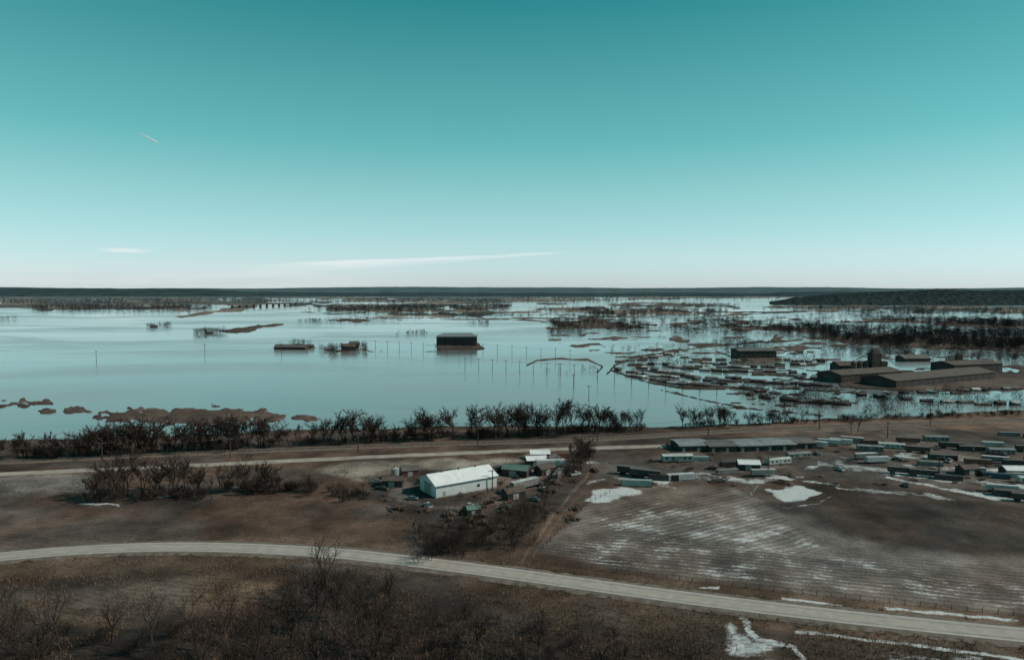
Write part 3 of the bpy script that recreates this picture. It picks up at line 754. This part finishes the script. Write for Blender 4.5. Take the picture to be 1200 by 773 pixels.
def wh(name,L_,W_,h,rh,wall,roof,px,py,r,nd=8): put(name,longb(L_,W_,h,rh,wall,roof,name,nd),px,py,r,dz=-.2)
m_fw=mat('brown_block_wall',(.050,.036,.032),.85,.3,.05);m_fr=mat('grey_metal_roof',(.18,.205,.21),.6,.15,.02)
def big():
    s=MB();s.box(0,56,0,34,-1.5,12,m_fw)
    s.box(-.6,56.6,-.6,34.6,12,13,m_fr);s.box(1,55,1,33,13,16.6,m_fr,7,12)
    for i in range(9): s.box(3+i*6,3.5+i*6,-.5,-.005,-1,12,m_trim)
    for i in range(4): s.box(6+i*12,10+i*12,-.3,-.01,-1,4.5,m_trim)
    s.box(0,56,-.25,-.006,9.5,10.0,m_dkroof)
    return s.mesh('warehouse')
put('warehouse',big(),511.5,405.5,2)
wh('farm_building',42,14,4.5,3,m_dk,m_dkroof,321,409.5,-4);wh('farm_building',18,12,5,3,m_dk,m_dkroof2,400,411,10,4);wh('farm_building',12,9,7,2.5,m_dk,m_dkroof,409,408,0,3)
wh('farm_building',12,8,3,2,m_dk,m_dkroof,380,411,15,3);wh('farm_building',16,8,2.5,2,m_dk,m_dkroof2,352,408,-10,3);wh('farm_building',12,8,3,2,m_dk,m_dkroof,176,383.5,5,3);wh('farm_building',12,8,3,2,m_dk,m_dkroof2,240,391,5,3)
wh('warehouse',44,24,9,2,m_dk,m_dkroof,866,420,4)
wh('warehouse',72,26,6.5,2.6,m_dk,m_dkroof2,986,449,22);wh('warehouse',135,32,5.5,3.0,m_dk,m_dkroof2,1050,455,26,14)
wh('warehouse',60,26,7,2.6,m_dk,m_dkroof2,1118,437,16);wh('warehouse',30,16,5,3,m_dk,m_dkroof,1060,424,5,4);wh('warehouse',36,16,7,3,m_dk,m_dkroof2,984,436,8,4)
e=MB()
e.box(0,9,0,8,-1,20,m_dk);e.box(1.5,7.5,1,7,20,24,m_dkroof2,.4,.4);e.box(9,16,1,7,-1,12,m_dk)
for i in range(3): e.cyl((-4-i*6,4,-1),(-4-i*6,4,11),2.8,2.8,m_dkroof2,16);e.cyl((-4-i*6,4,11),(-4-i*6,4,13),2.9,.4,m_dkroof2,16)
e.cyl((4,4,23),(-14,4,13.5),.4,.4,m_steel,6);e.cyl((7,2,22),(22,-4,8),.35,.35,m_steel,6);e.box(2,3,-.1,-.005,4,6,m_glass);e.box(6,7,-.1,-.005,4,6,m_glass);e.box(2,3,-.1,-.005,10,12,m_glass)
em=e.mesh('grain_elevator');put('grain_elevator',em,1022,438,6);put('grain_elevator',em,1122,429,0,(.6,.6,.6))
def cabin(w,r):
    s=MB();s.box(0,11,0,4.5,-1,2.6,w);s.gable(0,11,0,4.5,2.6,.9,r,w,.3,.12)
    for x in(1,4,8.5): s.box(x,x+1.2,-.06,-.005,1.1,2.,m_glass)
    s.box(6,7,-.07,-.005,0,2.1,m_trim);s.box(3,9,-2.2,-.08,2.2,2.35,r);s.box(3.1,3.25,-2.1,-1.95,-1,2.2,m_wood);s.box(8.75,8.9,-2.1,-1.95,-1,2.2,m_wood)
    return s.mesh('flooded_cabin')
CB=[cabin(m_dk,m_dkroof),cabin(m_dk,m_dkroof2),cabin(c_g,r_w),cabin(m_dk,m_bl),cabin(m_dk,m_dkroof2)]
ROWS=[((722,425),(800,410),11,15),((720,433),(792,443),13,-25),((733,440),(835,454),16,-25),((760,426),(862,436),15,-18),((800,431),(945,427),18,8),((850,444),(965,452),16,-20),((880,464),(985,474),13,-22),((780,416),(870,423),10,-15),((895,436),(985,446),13,-15),((745,431),(850,446),14,-25),((900,420),(975,424),9,0),((800,441),(900,461),13,-35),((1050,462),(1190,455),10,10),((1010,465),(1190,475),9,0),((860,410),(950,413),8,5),((820,425),(960,440),12,-10)]
for a,bb,n,r in ROWS:
    for i in range(n):
        t=(i+rng.uniform(-.3,.3))/max(n-1,1);px=a[0]+(bb[0]-a[0])*t;py=a[1]+(bb[1]-a[1])*t+rng.uniform(-1,1)+2*math.sin(t*3.1)
        x,y=G(px,py);s=rng.uniform(.6,.9);inst('flooded_cabin',CB[int(rng.integers(5))],x,y,rng.uniform(-1.0,.1),r+rng.uniform(-12,12)+(90 if rng.random()<.25 else 0),(rng.uniform(.5,1.05),s,s))
# bridge
br=MB();p0=np.array(G(268,361.5));p1=np.array(G(350,357.5));d=p1-p0;Lb_=float(np.hypot(*d))
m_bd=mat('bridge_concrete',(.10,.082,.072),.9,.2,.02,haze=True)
br.box(0,Lb_,-6,6,11,13,m_bd);br.box(0,Lb_,-6.3,-6.02,13,14.2,m_bd);br.box(0,Lb_,6.02,6.3,13,14.2,m_bd)
for i in range(11):
    x=Lb_*(i+.5)/11;br.box(x-2,x+2,-5,5,-2,9.6,m_bd);br.box(x-3,x+3,-5.8,5.8,9.6,11,m_bd)
inst('bridge',br.mesh('bridge'),p0[0],p0[1],0,math.degrees(math.atan2(d[1],d[0])))
def pole(h):
    s=MB();s.cyl((0,0,-1.5),(0,0,h),.22,.13,m_wood,8);s.box(-1.3,1.3,-.08,.08,h-.9,h-.7,m_wood)
    for x in(-1.2,-.5,.5,1.2): s.cyl((x,0,h-.7),(x,0,h-.4),.07,.05,r_w,6)
    s.cyl((-.8,.12,h-.95),(0,.12,h-1.7),.04,.04,m_steel,5);s.cyl((.8,.12,h-.95),(0,.12,h-1.7),.04,.04,m_steel,5)
    return s.mesh('utility_pole')
pm=pole(12);wires=MB()
def pline(pts,wire=True,sc=1.):
    last=None
    for px,py in pts:
        x,y,z=gz(px,py);z=max(z,-.5);inst('utility_pole',pm,x,y,z,20,(1.3,1.3,sc))
        if last and wire:
            for o in(-.9,.9):
                pr=None
                for k in range(7):
                    t=k/6;q=(last[0]+(x-last[0])*t+o,last[1]+(y-last[1])*t,11.6*sc+last[2]+(z-last[2])*t-1.2*4*t*(1-t))
                    if pr: wires.cyl(pr,q,.03,.03,m_steel,3)
                    pr=q
        last=(x,y,z)
pline([(700+i*20,446+i*2.4) for i in range(8)]);pline([(545+i*16,432+i*1.2) for i in range(9)]);pline([(440+i*14,409+i*.9) for i in range(9)])
pline([(566+i*17,413+i*1.5) for i in range(7)]);pline([(113,424),(240,415),(330,415)],False,1.1);pline([(655,440),(672,455),(690,470)],False)
pline([(-30,551),(120,544),(270,538),(420,531),(560,524),(700,519),(830,511),(960,504),(1090,499),(1220,494)],True,.8)
pline([(577,575)],False,.7);pline([(900,560),(1100,560),(1040,515)],False,.7)
link(bpy.data.objects.new('power_lines',wires.mesh('power_lines')))
def fence(name,line,off,step=3.5):
    Ln=np.array(line);cum=np.concatenate([[0],np.cumsum(np.hypot(*np.diff(Ln,axis=0).T))]);s=np.arange(0,cum[-1],step);x=np.interp(s,cum,Ln[:,0]);y=np.interp(s,cum,Ln[:,1])
    dx=np.gradient(x);dy=np.gradient(y);l=np.hypot(dx,dy);x=x-dy/l*off;y=y+dx/l*off;z=terrain(x,y);f=MB();pv=None
    for i in range(len(x)):
        f.cyl((x[i],y[i],z[i]-.3),(x[i]+rng.normal(0,.04),y[i],z[i]+1.35),.09,.08,m_wood,5)
        if pv:
            for h in(.5,.85,1.2): f.cyl((pv[0],pv[1],pv[2]+h),(x[i],y[i],z[i]+h),.015,.015,m_steel,3)
        pv=(x[i],y[i],z[i])
    link(bpy.data.objects.new(name,f.mesh(name)))
fl=[tuple(q) for q in ROAD_W if -5<q[0]<150];fence('wire_fence',fl,11.)
fence('wire_fence',[G(*p) for p in[(632,650),(660,620),(690,592),(720,578)]],0)

def tufts(name,n,poly,h0,h1,m):
    V=[];T=[];pa=np.array(poly,float);px=rng.uniform(pa[:,0].min(),pa[:,0].max(),n);py=rng.uniform(pa[:,1].min(),pa[:,1].max(),n)
    ok=inside(poly,px,py);px=px[ok];py=py[ok];x=np.empty(len(px));y=np.empty(len(px))
    for i in range(len(px)): x[i],y[i]=G(px[i],py[i])
    d=sdseg([tuple(q) for q in ROAD_W[::3]],x,y);k=(d>5.2)&(fbm(x/9,y/9,66)>.42);x=x[k];y=y[k];z=terrain(x,y)
    for i in range(len(x)):
        for j in range(4):
            a=rng.uniform(0,6.28);r=rng.uniform(.1,.35);h=rng.uniform(h0,h1);cx=x[i]+math.cos(a)*r;cy=y[i]+math.sin(a)*r;o=len(V)
            V+=[(cx-.06*math.sin(a),cy+.06*math.cos(a),z[i]-.05),(cx+.06*math.sin(a),cy-.06*math.cos(a),z[i]-.05),(cx+math.cos(a)*h*.5,cy+math.sin(a)*h*.5,z[i]+h)];T.append((o,o+1,o+2))
    mk(name,V,T,[m])
tufts('dry_grass',22000,[(-40,655),(200,640),(420,640),(620,660),(800,690),(1240,735),(1240,800),(-40,800)],.3,.9,bark_mat('dry_grass_blades',(.15,.10,.067)))
tufts('dry_grass',6000,[(-40,560),(400,545),(690,520),(690,560),(640,640),(480,640),(430,590),(100,600),(-40,590)],.4,.9,bark_mat('weeds',(.10,.07,.05)))

# ------------------------------------------------------------------ contrail
def ray(px,py,z):
    a=(px-600)/F;b_=(386.5-py)/F;dy=CP+b_*SP;dz=-SP+b_*CP;t=(z-H)/dz;return Vector((a*t,dy*t,z))
mc=bpy.data.materials.new('contrail_ice');mc.use_nodes=True;t=NT(mc.node_tree);o_=t.N['Material Output']
tr=t.n('ShaderNodeBsdfTransparent');df=t.n('ShaderNodeBsdfDiffuse');df.inputs[0].default_value=(.9,.9,.9,1);tl=t.n('ShaderNodeBsdfTranslucent');tl.inputs[0].default_value=(.9,.9,.9,1)
ad=t.n('ShaderNodeMixShader');ad.inputs[0].default_value=.3;t.L.new(df.outputs[0],ad.inputs[1]);t.L.new(tl.outputs[0],ad.inputs[2]);mx=t.n('ShaderNodeMixShader');t.L.new(t.mr(t.noise(t.n('ShaderNodeNewGeometry').outputs['Position'],.0006,3),.3,.7,.6,.95),mx.inputs[0])
t.L.new(tr.outputs[0],mx.inputs[1]);t.L.new(ad.outputs[0],mx.inputs[2]);t.L.new(mx.outputs[0],o_.inputs[0])
c_=MB();c_.cyl(ray(163,155.5,9000),ray(184,167,9000),14,52,mc,10);link(bpy.data.objects.new('contrail',c_.mesh('contrail')))

# ------------------------------------------------------------------ light
AZ,EL=math.radians(94),math.radians(38)
ts=Vector((math.sin(AZ)*math.cos(EL),math.cos(AZ)*math.cos(EL),math.sin(EL)))
sun=bpy.data.lights.new('sun','SUN');sun.energy=3.3;sun.angle=math.radians(.53);sun.color=(1,.91,.81)
so=link(bpy.data.objects.new('sun',sun));so.rotation_euler=(-ts).to_track_quat('-Z','Y').to_euler()
w=bpy.data.worlds.new('World');scene.world=w;w.use_nodes=True;t=NT(w.node_tree);bg=t.N['Background']
sk=t.n('ShaderNodeTexSky',sky_type='NISHITA');sk.sun_disc=False;sk.sun_elevation=EL;sk.sun_rotation=AZ;sk.air_density=1;sk.dust_density=1.2
bw=t.n('ShaderNodeRGBToBW');t.L.new(sk.outputs[0],bw.inputs[0])
lum=t.m('MULTIPLY',t.m('POWER',t.m('DIVIDE',bw.outputs[0],4.),.4),4.)
tc=t.n('ShaderNodeTexCoord');sp=t.n('ShaderNodeSeparateXYZ');t.L.new(tc.outputs['Generated'],sp.inputs[0])
X_,Y_,Z_=sp.outputs
rp=t.n('ShaderNodeValToRGB');t.L.new(t.m('MULTIPLY',Z_,1.6,clamp=True),rp.inputs[0])
cr_=rp.color_ramp;S=1/2.2
stops=[(0,(1.85,2.08,2.08)),(.05,(1.52,2.02,2.04)),(.13,(1.05,1.84,1.88)),(.32,(.42,1.43,1.48)),(.62,(.085,.86,.97)),(1,(.08,.48,.58))]
cr_.elements[0].position=0;cr_.elements[0].color=tuple(q*S for q in stops[0][1])+(1,)
cr_.elements[1].position=1;cr_.elements[1].color=tuple(q*S for q in stops[-1][1])+(1,)
for p,c in stops[1:-1]:
    e_=cr_.elements.new(p);e_.color=tuple(q*S for q in c)+(1,)
cb=t.n('ShaderNodeCombineXYZ');l2=t.m('MULTIPLY',lum,2.2)
for i in range(3): t.L.new(l2,cb.inputs[i])
col=t.mix(1.,rp.outputs[0],cb.outputs[0],'MULTIPLY')
az=t.m('ARCTAN2',X_,Y_);el=t.m('ARCSINE',Z_)
cv=t.n('ShaderNodeCombineXYZ');t.L.new(t.m('MULTIPLY',az,7.),cv.inputs[0]);t.L.new(t.m('MULTIPLY',el,90.),cv.inputs[1])
nz=t.noise(cv.outputs[0],1.,5,.6)
ln=t.m('MULTIPLY_ADD',az,.045,.0500)
dd=t.m('SUBTRACT',ln,el)
dd=t.m('ADD',dd,t.m('MULTIPLY',t.m('SUBTRACT',nz,.5),.006))
thick=t.mr(az,.085,-.33,.0025,.022,False)
top=t.mr(dd,-.001,.0015);bot=t.m('SUBTRACT',1.,t.mr(t.m('DIVIDE',dd,thick),.0,1.))
azm=t.m('MULTIPLY',t.mr(az,.088,.05),t.mr(az,-.42,-.22))
m1=t.m('MULTIPLY',t.m('MULTIPLY',top,bot),t.m('MULTIPLY',azm,t.mr(nz,.3,.6,.5,1.)))
d3=t.m('ABSOLUTE',t.m('SUBTRACT',t.m('ADD',el,t.m('MULTIPLY',t.m('SUBTRACT',nz,.5),.01)),.0475))
m2=t.m('MULTIPLY',t.m('SUBTRACT',1.,t.mr(d3,.001,.0045)),t.m('MULTIPLY',t.mr(az,-.55,-.52),t.mr(az,-.475,-.51)))
haze=t.m('MULTIPLY',t.m('MULTIPLY',t.mr(el,.05,.01),t.mr(az,.0,-.3)),t.mr(nz,.3,.7,.15,.35))
mk_=t.m('ADD',t.m('ADD',t.m('MULTIPLY',m1,.7),t.m('MULTIPLY',m2,.6)),haze,clamp=True)
col=t.mix(mk_,col,(9.3,9.8,9.9))
t.L.new(col,bg.inputs[0]);bg.inputs[1].default_value=.09
# ------------------------------------------------------------------ camera
cam=bpy.data.cameras.new('camera');cam.sensor_width=36;cam.lens=24;cam.clip_start=1;cam.clip_end=400000
co=link(bpy.data.objects.new('camera',cam));co.location=(0,0,H);co.rotation_euler=(math.pi/2-P,0,0);scene.camera=co
